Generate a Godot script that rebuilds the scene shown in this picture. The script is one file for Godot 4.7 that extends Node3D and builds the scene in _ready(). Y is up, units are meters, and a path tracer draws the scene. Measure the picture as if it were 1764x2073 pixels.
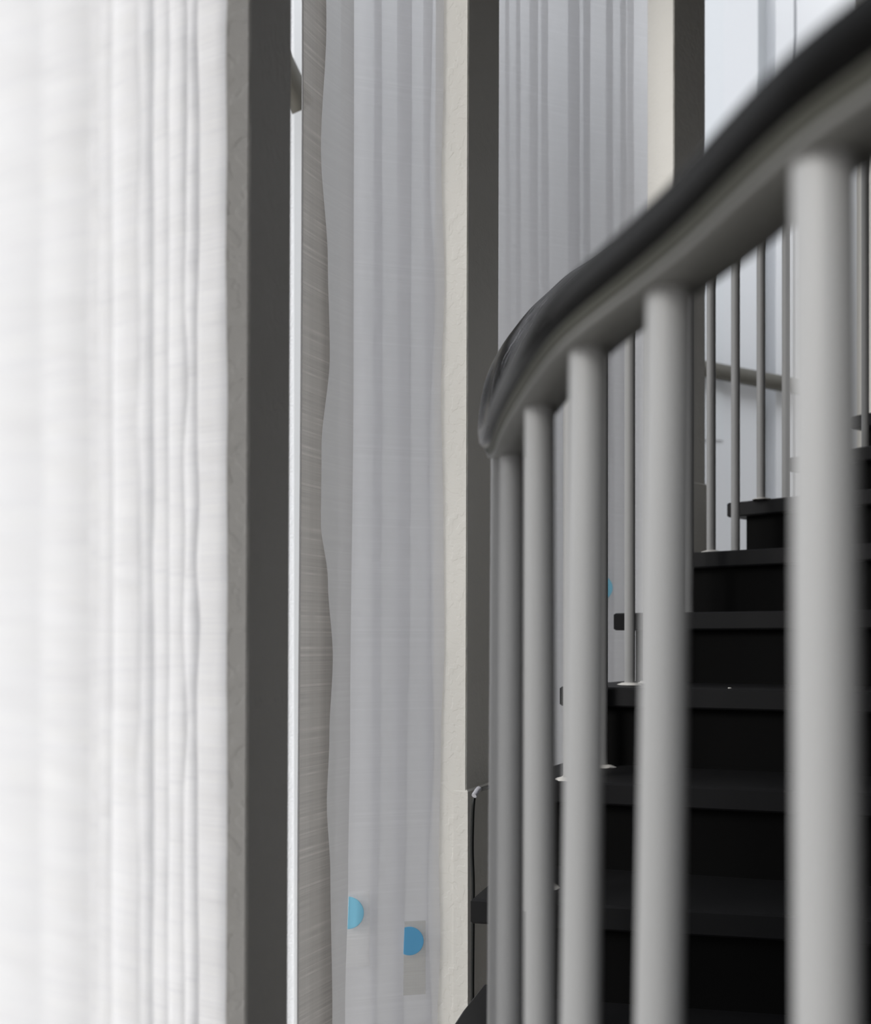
extends Node3D
# A curved staircase inside a ring of white columns with hanging sheer fabric strips.
# y is up, metres; the floor is y = 0, the eye stands 1.6 m above it at the origin and looks along -z.

const F := 2100.0            # focal length in pixels of the 1764 x 2073 frame
const HORIZON := 1300.0      # row of the eye level
const EYE := 1.6
const SUN := 0.4
const CX := 3.06             # centre of the stair, depth CZ in front of the eye
const CZ := 0.97
var M := {}
var names := {}
var rng := RandomNumberGenerator.new()

# ---------------------------------------------------------------- helpers
func numbered(called: String) -> String:
	if not names.has(called):
		names[called] = 0
		return called
	names[called] += 1
	return "%s_%03d" % [called, names[called]]

func thing(called: String, label: String, category: String, at := Vector3.ZERO, group := "") -> Node3D:
	var o := Node3D.new()
	o.name = numbered(called)
	add_child(o, true)
	o.position = at
	o.set_meta("label", label)
	o.set_meta("category", category)
	if group != "":
		o.set_meta("group", group)
	return o

# meshes are drawn in world coordinates; the part is moved back by where its thing stands
func obj(called: String, mesh: Mesh, mat: Material, parent: Node = null, label := "") -> MeshInstance3D:
	var o := MeshInstance3D.new()
	o.mesh = mesh
	o.material_override = mat
	o.cast_shadow = GeometryInstance3D.SHADOW_CASTING_SETTING_ON
	if parent == null:
		o.name = numbered(called)
		add_child(o, true)
	else:
		o.name = called
		parent.add_child(o, true)
		var off := Vector3.ZERO
		var p: Node = parent
		while p != self:
			off -= (p as Node3D).position
			p = p.get_parent()
		o.position = off
	if label != "":
		o.set_meta("label", label)
	return o

func struct(called: String, mesh: Mesh, mat: Material, label: String) -> MeshInstance3D:
	var o := obj(called, mesh, mat)
	o.set_meta("kind", "structure")
	o.set_meta("label", label)
	return o

func ray(px: float) -> float:
	return (px - 882.0) / F

# point at depth z that lies in the direction of a pixel
func at(px: float, py: float, z: float) -> Vector3:
	return Vector3(ray(px) * z, EYE + (HORIZON - py) / F * z, -z)

# point on a circle round the stair's centre
func pol(r: float, deg: float, y := 0.0) -> Vector3:
	return Vector3(CX + r * cos(deg_to_rad(deg)), y, -(CZ + r * sin(deg_to_rad(deg))))

# angle at which the line of sight through column px meets the circle of radius r (far crossing)
func deg_at(px: float, r: float) -> float:
	var t := ray(px)
	var a := 1.0 + t * t
	var b := -2.0 * (CX * t + CZ)
	var c := CX * CX + CZ * CZ - r * r
	var z := (-b + sqrt(b * b - 4.0 * a * c)) / (2.0 * a)
	return rad_to_deg(atan2(z - CZ, t * z - CX))

func lerp_table(t: Array, x: float) -> float:
	if x <= t[0][0]:
		return t[0][1]
	for i in range(1, t.size()):
		if x <= t[i][0]:
			var k: float = (x - t[i - 1][0]) / (t[i][0] - t[i - 1][0])
			k = k * k * (3.0 - 2.0 * k)
			return lerpf(t[i - 1][1], t[i][1], k)
	return t[-1][1]

# rows of points -> a skin; group -1 gives hard facets
func skin(rows: Array, closed := false, smooth := true, caps := false, uvs: Array = []) -> ArrayMesh:
	var st := SurfaceTool.new()
	st.begin(Mesh.PRIMITIVE_TRIANGLES)
	st.set_smooth_group(0 if smooth else -1)
	var n: int = rows[0].size()
	var last := n if closed else n - 1
	for i in rows.size() - 1:
		for j in last:
			var k := (j + 1) % n
			for q in [[i, j], [i + 1, j], [i + 1, k], [i, j], [i + 1, k], [i, k]]:
				if uvs.size() > 0:
					st.set_uv(uvs[q[0]][q[1]])
				st.add_vertex(rows[q[0]][q[1]])
	if caps:
		st.set_smooth_group(-1)
		for e in [0, rows.size() - 1]:
			var mid := Vector3.ZERO
			for p in rows[e]:
				mid += p
			mid /= n
			for j in n:
				var a: Vector3 = rows[e][j]
				var b: Vector3 = rows[e][(j + 1) % n]
				if uvs.size() > 0:
					st.set_uv(Vector2.ZERO)
				if e == 0:
					st.add_vertex(mid); st.add_vertex(a); st.add_vertex(b)
				else:
					st.add_vertex(mid); st.add_vertex(b); st.add_vertex(a)
	st.generate_normals()
	return st.commit()

func inset(poly: PackedVector2Array, d: float) -> PackedVector2Array:
	var out := PackedVector2Array()
	var n := poly.size()
	for i in n:
		var a := (poly[i] - poly[(i + n - 1) % n]).normalized()
		var b := (poly[(i + 1) % n] - poly[i]).normalized()
		var na := Vector2(-a.y, a.x)
		var nb := Vector2(-b.y, b.x)
		var m := (na + nb).normalized()
		out.append(poly[i] + m * d / maxf(m.dot(na), 0.35))
	return out

# upright slab over a plan polygon (x, depth) with chamfered rims
func slab(plan: PackedVector2Array, y0: float, y1: float, bev: float) -> ArrayMesh:
	var poly := plan
	if Geometry2D.is_polygon_clockwise(poly):
		poly = poly.duplicate()
		poly.reverse()
	var small := inset(poly, bev)
	var st := SurfaceTool.new()
	st.begin(Mesh.PRIMITIVE_TRIANGLES)
	st.set_smooth_group(-1)
	var rings := [[small, y0], [poly, y0 + bev], [poly, y1 - bev], [small, y1]]
	var n := poly.size()
	for i in 3:
		for j in n:
			var k := (j + 1) % n
			var a := v3(rings[i][0][j], rings[i][1])
			var b := v3(rings[i][0][k], rings[i][1])
			var c := v3(rings[i + 1][0][k], rings[i + 1][1])
			var d := v3(rings[i + 1][0][j], rings[i + 1][1])
			for p in [a, c, b, a, d, c]:
				st.add_vertex(p)
	var tri := Geometry2D.triangulate_polygon(small)
	for t in range(0, tri.size(), 3):
		var a2 := small[tri[t]]
		var b2 := small[tri[t + 1]]
		var c2 := small[tri[t + 2]]
		if (b2 - a2).cross(c2 - a2) < 0.0:
			var s := b2
			b2 = c2
			c2 = s
		for p in [a2, c2, b2]:
			st.add_vertex(v3(p, y1))
		for p in [a2, b2, c2]:
			st.add_vertex(v3(p, y0))
	st.generate_normals()
	return st.commit()

func v3(p: Vector2, y: float) -> Vector3:
	return Vector3(p.x, y, -p.y)

func p2(v: Vector3) -> Vector2:
	return Vector2(v.x, -v.z)

# curved wall between two radii and two angles
func arc_plan(r0: float, r1: float, d0: float, d1: float) -> PackedVector2Array:
	var n := maxi(2, int(absf(d1 - d0) / 2.0) + 1)
	var out := PackedVector2Array()
	for i in n + 1:
		out.append(p2(pol(r0, lerpf(d0, d1, float(i) / n))))
	for i in n + 1:
		out.append(p2(pol(r1, lerpf(d1, d0, float(i) / n))))
	return out

func arc_wall(r0: float, r1: float, d0: float, d1: float, y0: float, y1: float, bev := 0.003) -> ArrayMesh:
	return slab(arc_plan(r0, r1, d0, d1), y0, y1, bev)

func tube(points: Array, r: float, sides := 10) -> ArrayMesh:
	var rows := []
	for i in points.size():
		var t: Vector3 = (points[mini(i + 1, points.size() - 1)] - points[maxi(i - 1, 0)]).normalized()
		var a := t.cross(Vector3(0.3, 0.2, 0.93)).normalized()
		var b := t.cross(a)
		var row := []
		for s in sides:
			var g := TAU * s / sides
			row.append(points[i] + (a * cos(g) + b * sin(g)) * r)
		rows.append(row)
	return skin(rows, true, true, true)

# a flat profile (across, up) carried along a path; it stays level across
func sweep(points: Array, profile: PackedVector2Array, lift := 0.0) -> ArrayMesh:
	var rows := []
	var uvs := []
	var run := 0.0
	for i in points.size():
		var t: Vector3 = (points[mini(i + 1, points.size() - 1)] - points[maxi(i - 1, 0)]).normalized()
		var side := t.cross(Vector3.UP).normalized()
		var up := side.cross(t).normalized()
		if i > 0:
			run += points[i].distance_to(points[i - 1])
		var row := []
		var uv := []
		for k in profile.size():
			row.append(points[i] + side * profile[k].x + up * (profile[k].y + lift))
			uv.append(Vector2(run, profile[k].x))
		rows.append(row)
		uvs.append(uv)
	return skin(rows, true, true, true, uvs)

func spline(pts: Array, step: float) -> Array:
	var c := Curve3D.new()
	for i in pts.size():
		var d: Vector3 = pts[mini(i + 1, pts.size() - 1)] - pts[maxi(i - 1, 0)]
		var la: float = pts[i].distance_to(pts[maxi(i - 1, 0)])
		var lb: float = pts[i].distance_to(pts[mini(i + 1, pts.size() - 1)])
		d = d.normalized()
		c.add_point(pts[i], -d * la / 3.0, d * lb / 3.0)
	c.bake_interval = step
	return Array(c.get_baked_points())

# ---------------------------------------------------------------- materials
func noise_image(seed_: int, freq: float, size: int, oct := 4) -> Image:
	var n := FastNoiseLite.new()
	n.seed = seed_
	n.frequency = freq
	n.noise_type = FastNoiseLite.TYPE_SIMPLEX_SMOOTH
	n.fractal_octaves = oct
	return n.get_seamless_image(size, size)

func paint(c: Color, rough: float, relief := 0.0, img: Image = null, scale := 1.0) -> StandardMaterial3D:
	var m := StandardMaterial3D.new()
	m.albedo_color = c
	m.roughness = rough
	if img != null:
		m.uv1_triplanar = true
		m.uv1_world_triplanar = true
		m.uv1_scale = Vector3.ONE * scale
		m.heightmap_enabled = true
		m.heightmap_texture = ImageTexture.create_from_image(img)
		m.heightmap_scale = relief
	return m

# plain-woven cloth: 512 px are 0.16 m; threads, slubs and their loose spacing
func cloth_image(seed_: int, slub: float, base: Color) -> Image:
	var r := RandomNumberGenerator.new()
	r.seed = seed_
	var size := 512
	var im := Image.create(size, size, false, Image.FORMAT_RGB8)
	var weft := []
	var warp := []
	for i in size:
		weft.append(r.randf_range(-1, 1))
		warp.append(r.randf_range(-1, 1))
	# thick threads: a slub stays for three or four rows
	var y := 0
	while y < size:
		var w := r.randi_range(2, 5)
		var v := r.randf_range(-1, 1)
		if r.randf() < 0.12:
			v = 2.0
		for k in w:
			if y + k < size:
				weft[y + k] = weft[y + k] * 0.25 + v
		y += w
	var drift := noise_image(seed_ + 7, 0.01, size, 2)
	for yy in size:
		for xx in size:
			var d := drift.get_pixel(xx, yy).r - 0.5
			var v: float = 1.0 + slub * (weft[yy] * (0.6 + d) + 0.35 * warp[xx]) + (0.015 if (xx / 2 + yy / 2) % 2 == 0 else -0.015)
			im.set_pixel(xx, yy, Color(base.r * v, base.g * v, base.b * v))
	return im

func cloth(img: Image, through: Color, cover := 1.0) -> StandardMaterial3D:
	var m := StandardMaterial3D.new()
	m.albedo_texture = ImageTexture.create_from_image(img)
	m.roughness = 0.95
	if cover < 1.0:
		m.transparency = BaseMaterial3D.TRANSPARENCY_ALPHA
		m.albedo_color = Color(1, 1, 1, cover)
	m.metallic_specular = 0.1
	m.backlight_enabled = true
	m.backlight = through
	m.cull_mode = BaseMaterial3D.CULL_DISABLED
	return m

func make_materials() -> void:
	var plaster := noise_image(3, 0.05, 512, 5)
	var flakes := noise_image(17, 0.02, 512, 3)
	for yy in 512:
		for xx in 512:
			var g := smoothstep(0.44, 0.56, flakes.get_pixel(xx, yy).r) * 0.6 + plaster.get_pixel(xx, yy).r * 0.4
			flakes.set_pixel(xx, yy, Color(g, g, g))
	var brushed := noise_image(8, 0.012, 512, 5)
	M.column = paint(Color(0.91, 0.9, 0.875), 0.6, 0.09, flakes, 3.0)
	M.column_shade = paint(Color(0.87, 0.86, 0.84), 0.6, 0.09, flakes, 3.0)  # same white paint, darkened to put shade into the nearest column's colour
	M.wall = paint(Color(0.95, 0.955, 0.965), 0.85, 0.6, plaster, 4.0)
	M.far_wall = paint(Color(0.94, 0.945, 0.955), 0.85)
	M.smooth_wall = paint(Color(0.93, 0.94, 0.95), 0.7)
	M.groove = paint(Color(0.8, 0.81, 0.82), 0.8)
	M.floor = paint(Color(0.72, 0.7, 0.67), 0.7)
	M.inner = paint(Color(0.28, 0.27, 0.26), 0.85)
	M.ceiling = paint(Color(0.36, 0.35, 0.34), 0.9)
	M.baluster = paint(Color(0.65, 0.65, 0.65), 0.42)
	M.bar = paint(Color(0.44, 0.44, 0.43), 0.5)
	M.moulding = paint(Color(0.27, 0.27, 0.24), 0.6)
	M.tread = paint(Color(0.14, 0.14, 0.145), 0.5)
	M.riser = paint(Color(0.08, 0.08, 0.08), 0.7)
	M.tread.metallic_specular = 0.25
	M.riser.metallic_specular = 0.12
	M.wood = paint(Color(0.42, 0.41, 0.38), 0.7)
	M.cable = paint(Color(0.07, 0.08, 0.08), 0.4)
	M.clip = paint(Color(0.82, 0.82, 0.85), 0.4)
	M.blue_pale = paint(Color(0.53, 0.79, 0.89), 0.8)
	M.blue_pale.backlight_enabled = true
	M.blue_pale.backlight = Color(0.3, 0.5, 0.6)
	M.blue = paint(Color(0.42, 0.72, 0.9), 0.8)
	M.blue.backlight_enabled = true
	M.blue.backlight = Color(0.2, 0.45, 0.6)
	M.chip = paint(Color(0.88, 0.87, 0.85), 0.8)
	M.brown = paint(Color(0.55, 0.4, 0.26), 0.8)
	M.cloth_bright = cloth(cloth_image(11, 0.022, Color(0.98, 0.98, 0.99)), Color(0.75, 0.75, 0.75))
	M.cloth_soft = cloth(cloth_image(23, 0.008, Color(0.89, 0.89, 0.905)), Color(0.9, 0.9, 0.9), 0.66)
	M.cloth_grey = cloth(cloth_image(29, 0.009, Color(0.76, 0.755, 0.755)), Color(0.9, 0.9, 0.9), 0.72)
	M.patch = cloth(cloth_image(37, 0.02, Color(0.94, 0.94, 0.94)), Color(0.9, 0.9, 0.9), 0.45)
	M.patch_dull = cloth(cloth_image(41, 0.03, Color(0.8, 0.79, 0.76)), Color(0.7, 0.7, 0.7), 0.5)
	M.cloth_slub = cloth(cloth_image(31, 0.045, Color(0.7, 0.685, 0.67)), Color(0.9, 0.9, 0.9), 0.94)
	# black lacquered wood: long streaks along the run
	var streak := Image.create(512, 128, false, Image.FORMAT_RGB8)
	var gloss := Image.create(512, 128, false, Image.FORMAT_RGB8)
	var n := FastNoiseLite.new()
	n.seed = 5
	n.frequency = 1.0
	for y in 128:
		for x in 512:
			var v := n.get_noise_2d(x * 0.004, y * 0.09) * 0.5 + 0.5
			# grey reflection painted onto the top of the rail, its sides black; a split runs along it
			var crown_sheen := smoothstep(22.0, 40.0, absf(y - 64.0))
			var s := 0.07 + 0.03 * v + crown_sheen * (0.12 + 0.45 * v * v * v)
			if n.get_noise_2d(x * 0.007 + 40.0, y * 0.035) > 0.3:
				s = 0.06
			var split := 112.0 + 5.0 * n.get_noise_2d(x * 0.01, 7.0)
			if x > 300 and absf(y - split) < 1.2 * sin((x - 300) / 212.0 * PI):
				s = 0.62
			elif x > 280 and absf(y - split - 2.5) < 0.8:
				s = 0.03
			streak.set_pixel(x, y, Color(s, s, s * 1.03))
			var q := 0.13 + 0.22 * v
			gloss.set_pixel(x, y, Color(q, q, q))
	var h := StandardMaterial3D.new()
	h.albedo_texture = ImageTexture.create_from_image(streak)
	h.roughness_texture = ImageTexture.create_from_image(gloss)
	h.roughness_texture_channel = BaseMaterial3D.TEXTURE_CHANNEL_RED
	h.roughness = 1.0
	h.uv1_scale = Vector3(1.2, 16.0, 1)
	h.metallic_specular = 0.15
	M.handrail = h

# ---------------------------------------------------------------- builders
# an upright board of masonry with slightly ragged, painted edges
func column(b: float, c: float, lean: float, label: String, plinth_top: float, deep := 0.08, look := "column") -> Node3D:
	var base := pol(3.31, (b + c) / 2.0)
	var o := thing("column", label, "column", base, "white columns round the stair")
	var plan := [pol(3.27, b), pol(3.27, c), pol(3.27 + deep, c), pol(3.27 + deep, b)]
	var nz := FastNoiseLite.new()
	nz.seed = int(b)
	nz.frequency = 1.0
	var rows := []
	var y := 0.0
	while y < 4.3:
		var row := []
		for k in 4:
			var p: Vector3 = plan[k]
			var q: Vector3 = plan[(k + 1) % 4]
			var mid: Vector3 = (plan[0] + plan[1] + plan[2] + plan[3]) / 4.0
			for s in [0.0, 0.02, 0.25, 0.5, 0.75, 0.98]:
				var e := p.lerp(q, s)
				if s == 0.0:
					var j := nz.get_noise_2d(y * 9.0, k * 31.0) * 0.003 + nz.get_noise_2d(y * 60.0, k * 17.0) * 0.0022
					e = e.move_toward(mid, 0.004 + j)
				row.append(Vector3(e.x + lean * (y - EYE), y, e.z))
		rows.append(row)
		y += 0.02
	obj("shaft", skin(rows, true, false), M[look], o)
	if plinth_top > 0.0:
		var pl := arc_plan(3.265, 3.3, b + 0.03, c - 0.1)
		var sh := PackedVector2Array()
		for p in pl:
			sh.append(p + Vector2(lean * (plinth_top - EYE), 0))
		obj("plinth", slab(sh, 0.0, plinth_top, 0.004), M.column, o)
	return o

# one hanging strip of fabric. le / re: tables (picture row, column) of where its edges hang; z0: depth of its left edge;
# dz: how much it recedes per column; ripples are real, a millimetre or two
func strip(le: Array, re: Array, z0: float, dz: float, seed_: int, amp: float, row0 := -300.0, row1 := 2600.0, off := 0.0, curl := 0.0, tex := 0.16) -> ArrayMesh:
	var nz := FastNoiseLite.new()
	nz.seed = seed_
	nz.frequency = 1.0
	nz.fractal_octaves = 2
	var rows := []
	var uvs := []
	var cols := 8
	var l0: float = le[0][1]
	var levels := []
	if row1 - row0 > 1000.0:
		for i in 12:
			levels.append(lerpf(row1, 2150.0, i / 12.0))
		for i in 420:
			levels.append(lerpf(2150.0, -80.0, i / 420.0))
		for i in 13:
			levels.append(lerpf(-80.0, row0, i / 12.0))
	else:
		for i in 41:
			levels.append(lerpf(row1, row0, i / 40.0))
	for py: float in levels:
		var l := lerp_table(le, py)
		var r := lerp_table(re, py)
		var row := []
		var uv := []
		for j in cols + 1:
			var px := lerpf(l, r, float(j) / cols)
			var z := z0 + dz * (px - l0)
			var zr := z0
			var y := EYE + (HORIZON - py) / F * zr
			var w: float = amp * (0.7 * nz.get_noise_2d(y * 30.0 + px * 0.004, px * 0.0015) + 0.9 * nz.get_noise_2d(y * 7.0, 50.0 + px * 0.004))
			z += w - off + curl * pow(float(j) / cols, 3.0)
			var s := (px - l0) * z0 / F
			row.append(Vector3(ray(px) * (z0 + dz * (px - l0) + w * 0.5), y, -z))
			uv.append(Vector2(Vector2(s, dz * (px - l0)).length() / tex, y / tex))
		rows.append(row)
		uvs.append(uv)
	return skin(rows, false, true, false, uvs)

func const_edge(a: float, b: float) -> Array:
	return [[0.0, a], [2073.0, b]]

func wavy(a: float, b: float, amp: float, seed_: int) -> Array:
	var r := RandomNumberGenerator.new()
	r.seed = seed_
	var out := []
	var y := -200.0
	while y < 2400.0:
		out.append([y, lerpf(a, b, clampf(y / 2073.0, 0, 1)) + r.randf_range(-amp, amp)])
		y += r.randf_range(110.0, 230.0)
	return out

func disc_mesh(px: float, py: float, z: float, dz: float, rx: float, ry: float, off: float) -> ArrayMesh:
	var rows := []
	for layer in [[0.0, 0.0], [1.0, 0.0], [1.0, 0.0012]]:
		var row := []
		for k in 40:
			var g := TAU * k / 40
			var x: float = px + rx * cos(g) * layer[0]
			var p := at(x, py + ry * sin(g) * layer[0], z + dz * (x - px))
			row.append(p + Vector3(0, 0, off - layer[1]))
		rows.append(row)
	return skin(rows, true, false)

func baluster_mesh(top: Vector3, foot: Vector3, r_top: float, r_foot: float) -> ArrayMesh:
	var rows := []
	for i in 9:
		var t := i / 8.0
		var c := foot.lerp(top, t)
		var r := lerpf(r_foot, r_top, t)
		var row := []
		for s in 28:
			var g := TAU * s / 28
			row.append(c + Vector3(cos(g) * r, 0, -sin(g) * r))
		rows.append(row)
	return skin(rows, true, true, true)

func foot_mesh(foot: Vector3, seed_: int) -> ArrayMesh:
	var r := RandomNumberGenerator.new()
	r.seed = seed_
	var rows := []
	for layer in [[0.0135, 0.006], [0.017, 0.005], [0.024, 0.0025], [0.028, 0.0]]:
		var row := []
		for s in 18:
			var g := TAU * s / 18
			var k: float = layer[0] * (1.0 + (r.randf_range(-0.12, 0.2) if layer[0] > 0.015 else 0.0))
			row.append(foot + Vector3(cos(g) * k, layer[1], sin(g) * k))
		rows.append(row)
	return skin(rows, true, true)

# ---------------------------------------------------------------- scene
func _ready() -> void:
	rng.seed = 1
	# camera
	var cam := Camera3D.new()
	cam.name = "camera"
	cam.projection = Camera3D.PROJECTION_FRUSTUM
	cam.keep_aspect = Camera3D.KEEP_HEIGHT
	var attr := CameraAttributesPhysical.new()
	attr.frustum_near = 0.05
	attr.frustum_far = 200.0
	attr.frustum_focal_length = 37.0
	attr.frustum_focus_distance = 2.0
	attr.exposure_aperture = 3.9
	cam.attributes = attr
	cam.near = 0.05
	cam.far = 200.0
	cam.size = 2073.0 / F * 0.05
	cam.frustum_offset = Vector2(0.0, (HORIZON - 2073.0 / 2.0) / F * 0.05)
	cam.position = Vector3(0, EYE, 0)
	add_child(cam)
	cam.current = true
	# veiled sun behind the viewer's left shoulder, very soft
	var sun := DirectionalLight3D.new()
	sun.name = "sun"
	sun.light_color = Color(1.0, 0.99, 0.975)
	sun.light_energy = SUN
	sun.light_angular_distance = 24.0
	sun.shadow_enabled = true
	add_child(sun)
	sun.look_at_from_position(Vector3.ZERO, -Vector3(-0.8, 0.5, 0.6), Vector3.UP)
	# overcast sky: it comes in over the outer wall and from the open side on the left
	var sky_mat := ProceduralSkyMaterial.new()
	sky_mat.sky_top_color = Color(0.9, 0.915, 0.935)
	sky_mat.sky_horizon_color = Color(0.95, 0.95, 0.95)
	sky_mat.ground_horizon_color = Color(0.42, 0.4, 0.38)
	sky_mat.ground_bottom_color = Color(0.3, 0.28, 0.26)
	sky_mat.sky_energy_multiplier = 1.2
	var sky := Sky.new()
	sky.sky_material = sky_mat
	var env := Environment.new()
	env.background_mode = Environment.BG_SKY
	env.sky = sky
	env.tonemap_mode = Environment.TONE_MAPPER_LINEAR
	env.tonemap_exposure = 1.27
	env.sdfgi_enabled = true
	env.ssao_enabled = true
	env.ssil_enabled = true
	var we := WorldEnvironment.new()
	we.name = "environment"
	we.environment = env
	add_child(we)

	make_materials()
	setting()
	columns()
	staircase()
	railing()
	curtain_near()
	curtain_middle()
	curtain_far()
	small_things()

func setting() -> void:
	var ground := PackedVector2Array()
	for i in 48:
		ground.append(Vector2(CX, CZ) + Vector2.from_angle(TAU * i / 48) * 9.0)
	struct("floor", slab(ground, -0.2, 0.0, 0.01), M.floor, "pale stone floor below the stair and walkway")
	var lid := PackedVector2Array()
	for i in 64:
		lid.append(Vector2(CX, CZ) + Vector2.from_angle(TAU * i / 64) * 3.56)
	struct("ceiling", slab(lid, 4.3, 4.5, 0.01), M.ceiling, "pale ceiling over the round stair")
	# outer wall in bays with vertical joints between them
	var left := deg_at(650, 4.6)
	var w0 := p2(pol(4.6, left))
	var wt := Vector2(-0.975, -0.22)
	var wn := Vector2(-0.22, 0.975) * 0.2
	struct("wall_left", slab(PackedVector2Array([w0, w0 + wt * 1.7, w0 + wt * 1.7 + wn, w0 + wn]), 0, 6.6, 0.003), M.wall, "rough white plaster wall seen in the narrow gap beside the nearest column")
	var turn := deg_at(1345, 4.6)
	struct("wall_left", arc_wall(4.6, 4.8, left, turn, 0, 6.6), M.far_wall, "white plaster wall behind the two grey curtains")
	struct("wall_left", arc_wall(4.8, 5.7, turn + 2.0, turn, 0, 6.6), M.far_wall, "short white return wall hidden behind the farthest column")
	var g0 := deg_at(1535, 5.6)
	var g1 := deg_at(1571, 5.6)
	var h0 := deg_at(1608, 5.6)
	var h1 := deg_at(1614, 5.6)
	struct("wall_right", arc_wall(5.6, 5.8, turn + 2.0, g0, 0, 6.6), M.far_wall, "rough white plaster outer wall right of the farthest column")
	struct("wall_right", arc_wall(5.6, 5.8, g1, h0, 0, 6.6), M.far_wall, "narrow rough white wall pier between two vertical grooves")
	struct("wall_right", arc_wall(5.6, 5.8, h1, 60.0, 0, 6.6), M.far_wall, "rough white outer wall at the right edge, past the thin groove")
	struct("trim", arc_wall(5.72, 5.8, g0, g1, 0, 6.6), M.groove, "pale grey recessed vertical band in the white wall")
	struct("trim", arc_wall(5.66, 5.8, h0, h1, 0, 6.6), M.groove, "thin vertical groove in the white wall")
	var wa := w0 + wt * 0.045
	var wb := w0 + wt * 0.105
	struct("trim", slab(PackedVector2Array([wa, wb, wb - wn * 0.12, wa - wn * 0.12]), 0, 6.6, 0.003), M.smooth_wall, "smooth white band beside the rough plaster in the narrow gap")
	var pz := -pol(5.585, deg_at(1466, 5.585)).z
	struct("trim", arc_wall(5.585, 5.6, deg_at(1380, 5.6), deg_at(1466, 5.585), EYE + (HORIZON - 892) / F * pz, 6.6), M.smooth_wall, "smooth white panel on the wall behind the far column")
	# dark inside of the drum, away from the picture
	struct("wall_back", arc_wall(3.27, 3.47, -146.0, 92.0, 0, 4.3), M.inner, "grey inner wall closing the drum behind the stair")
	struct("wall_core", arc_wall(1.1, 1.3, 0.0, 358.0, 0, 4.3), M.inner, "grey round core wall that the stair winds about")

func columns() -> void:
	column(177.1, 173.5, 0.004, "white column with dark inner side, nearest, between the bright curtain and the narrow gap", 0.0, 0.08, "column_shade")
	column(156.2, 152.95, 0.003, "white column with flaking paint on its lit edge, in the middle beside the hanging strips", EYE - 0.326)
	column(134.8, 131.6, 0.0, "white column farthest back, behind the curved handrail and thin balusters", EYE + 0.52, 0.0995)
	column(113.4, 110.0, 0.0, "grey lit column edge at the right border behind the largest baluster", 0.0, 0.2)

func phi(i: float) -> float:
	return 163.2 if i == 0.0 else 157.9 if i == 1.0 else 164.8 - 6.3 * i

func front_edge(i: float) -> Array:
	var o := p2(pol(3.13, phi(i)))
	var aim := (Vector2(3.06, 1.25) - o).normalized()
	return [o, aim]

func staircase() -> void:
	var o := thing("staircase", "black painted winding staircase seen through the near balusters", "staircase", pol(2.2, 164.8))
	for i in range(-1, 13):
		var h := EYE - 0.464 + 0.18 * i
		var d0 := phi(i)
		var poly := PackedVector2Array()
		var e := front_edge(i + 1)
		if i == -1:
			# the landing: it reaches round to the back
			for k in 27:
				poly.append(p2(pol(3.13, 228.0 - (228.0 - 163.2 + 1.6) * k / 26.0)))
			var ahead := Vector2(-e[1].y, e[1].x)
			if ahead.dot(front_edge(i + 2)[0] - e[0]) < 0.0:
				ahead = -ahead
			poly.append(e[0] + e[1] * 1.7 + ahead * 0.08)
			for k in 14:
				poly.append(p2(pol(1.33, 161.6 + 66.4 * k / 13.0)))
			obj("landing", slab(poly, h - 0.045, h, 0.005), M.tread, o)
			obj("fascia", arc_wall(3.02, 3.06, 228.0, 165.5, 0.0, h - 0.045), M.riser, o)
			continue
		var f := front_edge(i)
		var up: Vector2 = Vector2(-f[1].y, f[1].x)
		if up.dot(e[0] - f[0]) < 0.0:
			up = -up
		var up2: Vector2 = Vector2(-e[1].y, e[1].x)
		if up2.dot(up) < 0.0:
			up2 = -up2
		poly.append(f[0])
		for k in range(1, 9):
			poly.append(p2(pol(3.13, d0 - (d0 - phi(i + 1) + 1.6) * k / 8.0)))
		poly.append(e[0] + e[1] * 1.78 + up2 * 0.08)
		poly.append(f[0] + f[1] * 1.78)
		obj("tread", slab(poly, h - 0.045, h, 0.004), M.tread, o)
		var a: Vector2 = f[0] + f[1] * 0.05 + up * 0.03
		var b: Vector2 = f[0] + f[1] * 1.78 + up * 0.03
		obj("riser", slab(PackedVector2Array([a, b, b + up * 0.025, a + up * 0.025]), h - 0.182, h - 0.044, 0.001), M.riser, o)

func rail_height(z: float) -> float:
	var t := [[1.03, 0.185], [1.2, 0.217], [1.35, 0.273], [1.5, 0.355], [1.66, 0.438], [1.82, 0.519], [1.97, 0.603], [2.08, 0.669], [2.222, 0.758], [2.364, 0.84], [2.5, 0.93]]
	if z <= 1.03:
		return 0.185
	for i in range(1, t.size()):
		if z <= t[i][0]:
			return lerpf(t[i - 1][1], t[i][1], (z - t[i - 1][0]) / (t[i][0] - t[i - 1][0]))
	return 0.93

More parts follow.
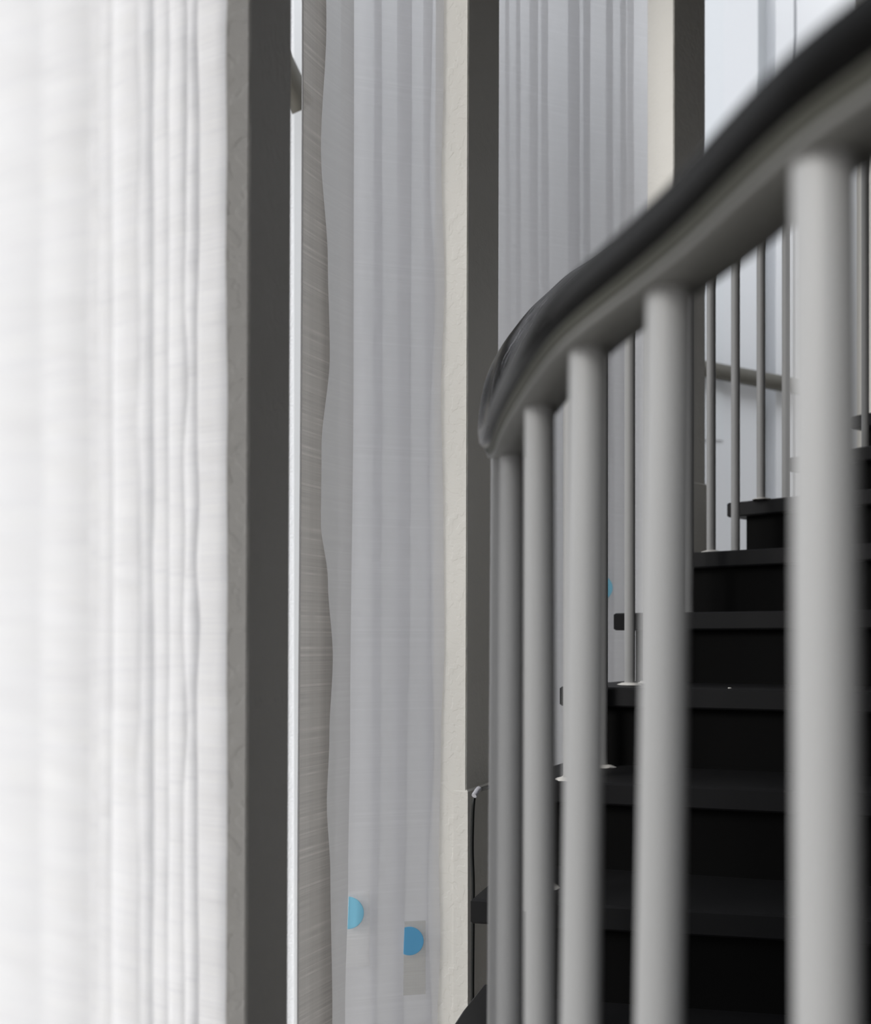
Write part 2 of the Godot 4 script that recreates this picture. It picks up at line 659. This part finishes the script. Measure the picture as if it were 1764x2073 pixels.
func railing() -> void:
	var plan := [[0.5, -0.55], [0.36, -0.25], [0.28, 0.0], [0.222, 0.2], [0.19, 0.29], [0.166, 0.355], [0.153, 0.395], [0.136, 0.4916], [0.1255, 0.538], [0.098, 0.652], [0.0855, 0.769], [0.077, 0.92], [0.0755, 1.03], [0.0775, 1.2], [0.085, 1.35], [0.102, 1.5], [0.13, 1.66], [0.165, 1.82], [0.208, 1.97], [0.2506, 2.08], [0.312, 2.222], [0.38, 2.364], [0.456, 2.5]]
	var pts := []
	for p in plan:
		pts.append(Vector3(p[0], EYE + rail_height(p[1]), -p[1]))
	var d := 146.7
	var last: Vector3 = pts[-1]
	while d > 96.0:
		var q := pol(3.02, d)
		q.y = last.y + 0.56 * Vector2(q.x - last.x, q.z - last.z).length()
		if q.y > 4.0:
			break
		pts.append(q)
		last = q
		d -= 2.85
	var path := spline(pts, 0.02)
	var o := thing("stair_railing", "curved grey railing with glossy black handrail sweeping round the landing and up the stair", "railing", Vector3(0.08, EYE - 0.644, -1.03))
	var bar := PackedVector2Array([Vector2(-0.0172, 0.0), Vector2(-0.0182, 0.001), Vector2(-0.0182, 0.0032), Vector2(-0.0178, 0.0042), Vector2(0.0178, 0.0042), Vector2(0.0182, 0.0032), Vector2(0.0182, 0.001), Vector2(0.0172, 0.0)])
	# grooved moulding between the flat bar and the black rail
	var mould := PackedVector2Array([Vector2(-0.0195, 0.0042), Vector2(-0.02, 0.0065), Vector2(-0.018, 0.0072), Vector2(-0.018, 0.0078), Vector2(-0.0215, 0.0085), Vector2(-0.022, 0.0105), Vector2(0.022, 0.0105), Vector2(0.0215, 0.0085), Vector2(0.018, 0.0078), Vector2(0.018, 0.0072), Vector2(0.02, 0.0065), Vector2(0.0195, 0.0042)])
	var top := PackedVector2Array()
	for k in 25:
		var g := PI * k / 24.0
		var x := -cos(g)
		top.append(Vector2(0.028 * signf(x) * pow(absf(x), 0.5), 0.022 + 0.014 * pow(sin(g), 0.6)))
	for k in 9:
		var g := PI * k / 8.0
		var x := cos(g)
		top.append(Vector2(0.0278 * signf(x) * pow(absf(x), 0.4), 0.0212 - 0.0112 * pow(sin(g), 0.5)))
	obj("handrail", sweep(path, top), M.handrail, o, "glossy black handrail with a split and a painted grey reflection along its top")
	obj("moulding", sweep(path, mould), M.moulding, o)
	obj("support_bar", sweep(path, bar), M.bar, o, "grey flat bar under the handrail")
	# near balusters: column of the foot and of the head in the picture, depth
	for b in [[1668, 1676, 0.40], [1356, 1335, 0.55], [1192, 1176, 0.66], [1093, 1094, 0.82], [1037, 1032, 1.03], [1016, 1010, 1.2], [1013, 1008, 1.35], [1024, 1019, 1.5], [1043, 1039, 1.66], [1072, 1068, 1.80]]:
		var z: float = b[2]
		var head := at(b[0], HORIZON - rail_height(z) * F / z, z)
		var foot := at(b[1], 2073, z)
		var fy := EYE - 0.644 if z < 1.72 else EYE - 0.464
		foot = head.lerp(foot, (head.y - fy) / (head.y - foot.y))
		obj("baluster", baluster_mesh(head + Vector3(0, 0.004, 0), foot, 0.012, 0.0138), M.baluster, o)
	var k := 0
	for deg in [161.3, 158.4, 155.6, 152.9, 148.9, 146.5, 144.1, 141.5, 138.84, 136.0, 133.1, 130.3, 127.5, 124.7, 121.9, 119.1, 116.3, 113.5]:
		k += 1
		var p := pol(3.02, deg)
		var best := 9.0
		var hy := 0.0
		for q in path:
			var dd := Vector2(q.x - p.x, q.z - p.z).length()
			if dd < best:
				best = dd
				hy = q.y
				if dd < 0.06 and -q.z < 2.45:
					p = Vector3(q.x, 0, q.z)
		var i := floorf((164.8 - deg) / 6.3)
		var fy := EYE - 0.464 + 0.18 * i
		var m := obj("baluster", baluster_mesh(Vector3(p.x, hy + 0.004, p.z), Vector3(p.x, fy, p.z), 0.0128, 0.0128), M.baluster, o)
		obj("foot_collar", foot_mesh(Vector3(p.x, fy, p.z), k), M.chip, m)

func hang(o: Node3D, le: Array, re: Array, z0: float, dz: float, seed_: int, amp: float, mat: Material, curl := 0.0, tex := 0.4) -> MeshInstance3D:
	# the strip reaches the ceiling and stops a little above the floor
	var row0 := HORIZON - (4.3 - EYE) * F / z0
	var row1 := HORIZON + (EYE - 0.12) * F / z0
	return obj("fabric_strip", strip(le, re, z0, dz, seed_, amp, row0, row1, 0.0, curl, tex), mat, o)

func curtain_near() -> void:
	var o := thing("curtain", "bright white curtain of overlapping fabric strips hanging left of the nearest column", "curtain", at(230, HORIZON, 0.8) - Vector3(0, EYE, 0), "curtains of hanging sheer strips")
	var e := [[-330, -120, 3], [-160, 65, 3], [30, 168, 3], [140, 198, 2], [180, 226, 2], [208, 279, 5], [255, 310, 1.5], [298, 341, 1.5], [330, 374, 5], [360, 399, 4], [325, 458, 2]]  # last strip widened unseen behind its neighbours to block sun from the column jamb
	for i in e.size():
		var l: float = e[i][0]
		var r: float = e[i][1]
		var mid := (l + r) / 2.0
		var zm := 0.56 + 0.00124 * mid
		var s := -0.00055 * zm
		if i >= e.size() - 1:
			mid = 421.0
			zm = 1.08
			s = -0.00035
		var z0 := zm - s * (mid - l)
		hang(o, const_edge(l, l), wavy(r, r - 1.0, e[i][2], 40 + i), z0, s, 100 + i, 0.0022, M.cloth_bright, 0.013 if i == 1 or i == 2 else 0.006 if e[i][2] >= 3 else 0.003, 0.2)

func curtain_middle() -> void:
	var o := thing("curtain", "grey sheer curtain of overlapping strips with two blue discs, between the first two columns", "curtain", at(760, HORIZON, 2.2) - Vector3(0, EYE, 0), "curtains of hanging sheer strips")
	var w2 := [[-300.0, 655.0], [0.0, 661.0], [270.0, 650.0], [500.0, 664.0], [690.0, 668.0], [900.0, 651.0], [1050.0, 650.0], [1170.0, 664.0], [1330.0, 674.0], [1500.0, 667.0], [1640.0, 662.0], [1790.0, 669.0], [2073.0, 673.0]]
	var m3 := [[0.0, 717.0], [700.0, 716.0], [1500.0, 709.0], [1800.0, 705.0], [2073.0, 699.0]]
	var m4 := [[0.0, 773.0], [700.0, 774.0], [1500.0, 770.0], [2073.0, 762.0]]
	var m5 := [[0.0, 834.0], [900.0, 831.0], [1300.0, 829.0], [1500.0, 824.0], [2073.0, 817.0]]
	var m6 := [[0.0, 876.0], [350.0, 870.0], [600.0, 880.0], [900.0, 869.0], [1300.0, 872.0], [1500.0, 879.0], [1800.0, 865.0], [2073.0, 873.0]]
	var end := [[0.0, 899.0], [180.0, 898.0], [350.0, 894.0], [560.0, 900.0], [800.0, 893.0], [1050.0, 898.0], [1300.0, 900.0], [1500.0, 893.0], [1740.0, 889.0], [1900.0, 892.0], [2073.0, 886.0]]
	var s1 := hang(o, const_edge(611, 601), w2, 2.05, 0.0016, 201, 0.002, M.cloth_slub)
	obj("hem", strip(const_edge(611, 601), const_edge(615, 605), 2.048, 0.0016, 201, 0.002, -300, 2400, 0.0, 0.0, 0.2), M.cloth_bright, s1)
	hang(o, const_edge(638, 632), m3, 2.125, 0.0014, 202, 0.002, M.cloth_grey)
	var s3 := hang(o, const_edge(691, 678), m4, 2.242, 0.0003, 203, 0.002, M.cloth_soft)
	hang(o, const_edge(757, 750), m5, 2.264, 0.0003, 204, 0.002, M.cloth_soft)
	var s5 := hang(o, const_edge(804, 795), m6, 2.284, 0.0002, 205, 0.002, M.cloth_soft)
	hang(o, const_edge(857, 862), end, 2.3, 0.0001, 206, 0.001, M.cloth_soft)
	# sewn patches near the hem, each with half a blue disc showing at the edge of its strip
	obj("hem_patch", strip([[1800.0, 705.0], [1960.0, 702.0]], [[1800.0, 749.0], [1960.0, 748.0]], 2.243, 0.0003, 203, 0.002, 1805, 1958, 0.003), M.patch, s3)
	obj("hem_patch", strip([[1800.0, 820.0], [2010.0, 817.0]], [[1800.0, 862.0], [2010.0, 862.0]], 2.2825, 0.0002, 205, 0.002, 1865, 2014, 0.003), M.patch_dull, s5)
	obj("blue_disc", half_disc(705, 1848, 2.236, 32, 33), M.blue_pale, s3, "pale blue half disc on the left patch")
	obj("blue_disc", half_disc(818, 1905, 2.276, 40, 29), M.blue, s5, "stronger blue half disc on the right patch")

# half a round sticker that stops at the strip's left edge
func half_disc(px: float, py: float, z: float, wide: float, ry: float) -> ArrayMesh:
	var c := px + wide - ry
	var poly := []
	for k in 41:
		var g := -PI + TAU * k / 40.0
		var x := c + ry * cos(g)
		var y := py + ry * sin(g)
		poly.append([maxf(x, px - (y - py) * 0.04), y])
	var rows := []
	for layer in [[0.0, 0.001], [0.97, 0.001], [1.0, 0.0004], [1.0, 0.0]]:
		var row := []
		for q in poly:
			var x: float = lerpf(px + wide * 0.4, q[0], layer[0])
			var y: float = lerpf(py, q[1], layer[0])
			row.append(at(x, y, z - layer[1]))
		rows.append(row)
	return skin(rows, true, false)

func curtain_far() -> void:
	var o := thing("curtain", "grey sheer curtain of narrow strips between the middle and farthest columns, behind the handrail", "curtain", at(1160, HORIZON, 3.5) - Vector3(0, EYE, 0), "curtains of hanging sheer strips")
	var e := [[985, 1032, 1], [1023, 1053, 1], [1045, 1089, 1], [1072, 1110, 2], [1096, 1173, 1], [1150, 1195, 1], [1181, 1241, 1], [1227, 1268, 1], [1256, 1282, 2], [1270, 1318, 1]]
	var z := 2.9
	for i in e.size():
		var re := wavy(e[i][1], e[i][1] + 4.0, e[i][2], 300 + i)
		var s := hang(o, const_edge(e[i][0], e[i][0] + 3), re, z, 0.0006, 310 + i, 0.002, M.cloth_soft)
		if i == 6:
			obj("blue_disc", half_disc(1205, 1190, z - 0.012, 36, 25), M.blue_pale, s, "pale blue disc half hidden by a baluster")
		z += 0.058

func small_things() -> void:
	# wooden handrails fixed to the outer wall
	var prof := PackedVector2Array([Vector2(-0.03, -0.042), Vector2(-0.03, 0.03), Vector2(-0.02, 0.042), Vector2(0.02, 0.042), Vector2(0.03, 0.03), Vector2(0.03, -0.042)])
	var a := []
	for k in 13:
		var px := lerpf(520, 616, k / 12.0)
		var dg := deg_at(px, 4.53)
		var q := pol(4.53, dg)
		q.y = EYE + (HORIZON - lerpf(62, 204, k / 12.0)) / F * 3.75
		a.append(q)
	var h := thing("wall_handrail", "steep weathered grey wooden handrail on the white wall, in the narrow gap at the top", "handrail", a[6])
	obj("rail", sweep(a, prof), M.wood, h)
	var b := []
	for k in 21:
		var px := lerpf(1380, 1640, k / 20.0)
		var q := pol(5.53, deg_at(px, 5.53))
		q.y = EYE + (HORIZON - lerpf(737, 787, k / 20.0)) / F * (-q.z)
		b.append(q)
	var h2 := thing("wall_handrail", "weathered grey wooden handrail on the white wall, behind the thin balusters", "handrail", b[10])
	var prof2 := PackedVector2Array()
	for p in prof:
		prof2.append(p * Vector2(1.0, 1.0))
	obj("rail", sweep(b, prof2), M.wood, h2)
	# cable clipped to the plinth of the middle column
	var pts := [at(1012, 1588, 2.42), at(985, 1595, 2.33), at(972, 1599, 2.285), at(963, 1604, 2.268), at(959, 1622, 2.26), at(957, 1660, 2.26), at(956, 1720, 2.26), at(958, 1780, 2.26), at(958, 1850, 2.26), at(957, 2000, 2.26)]
	var foot := at(957, 2000, 2.26)
	foot.y = 0.0
	pts.append(foot)
	var c := thing("cable", "thin black cable clipped along the foot of the middle column", "cable", pts[6])
	obj("cord", tube(spline(pts, 0.015), 0.0042, 8), M.cable, c)
	obj("clip", tube([at(960, 1611, 2.25), at(967, 1600, 2.262), at(970, 1597, 2.27)], 0.0062, 8), M.clip, c, "white plastic clip")
	# a flake of paint on a nosing
	var q := at(1478, 1388, 2.335)
	q.y = EYE - 0.104
	var chip := obj("paint_chip", foot_mesh(Vector3.ZERO, 77), M.chip)
	chip.position = q
	chip.scale = Vector3(0.16, 0.35, 0.1)
	chip.set_meta("label", "tiny white paint chip on the front edge of a black tread")
	chip.set_meta("category", "paint chip")
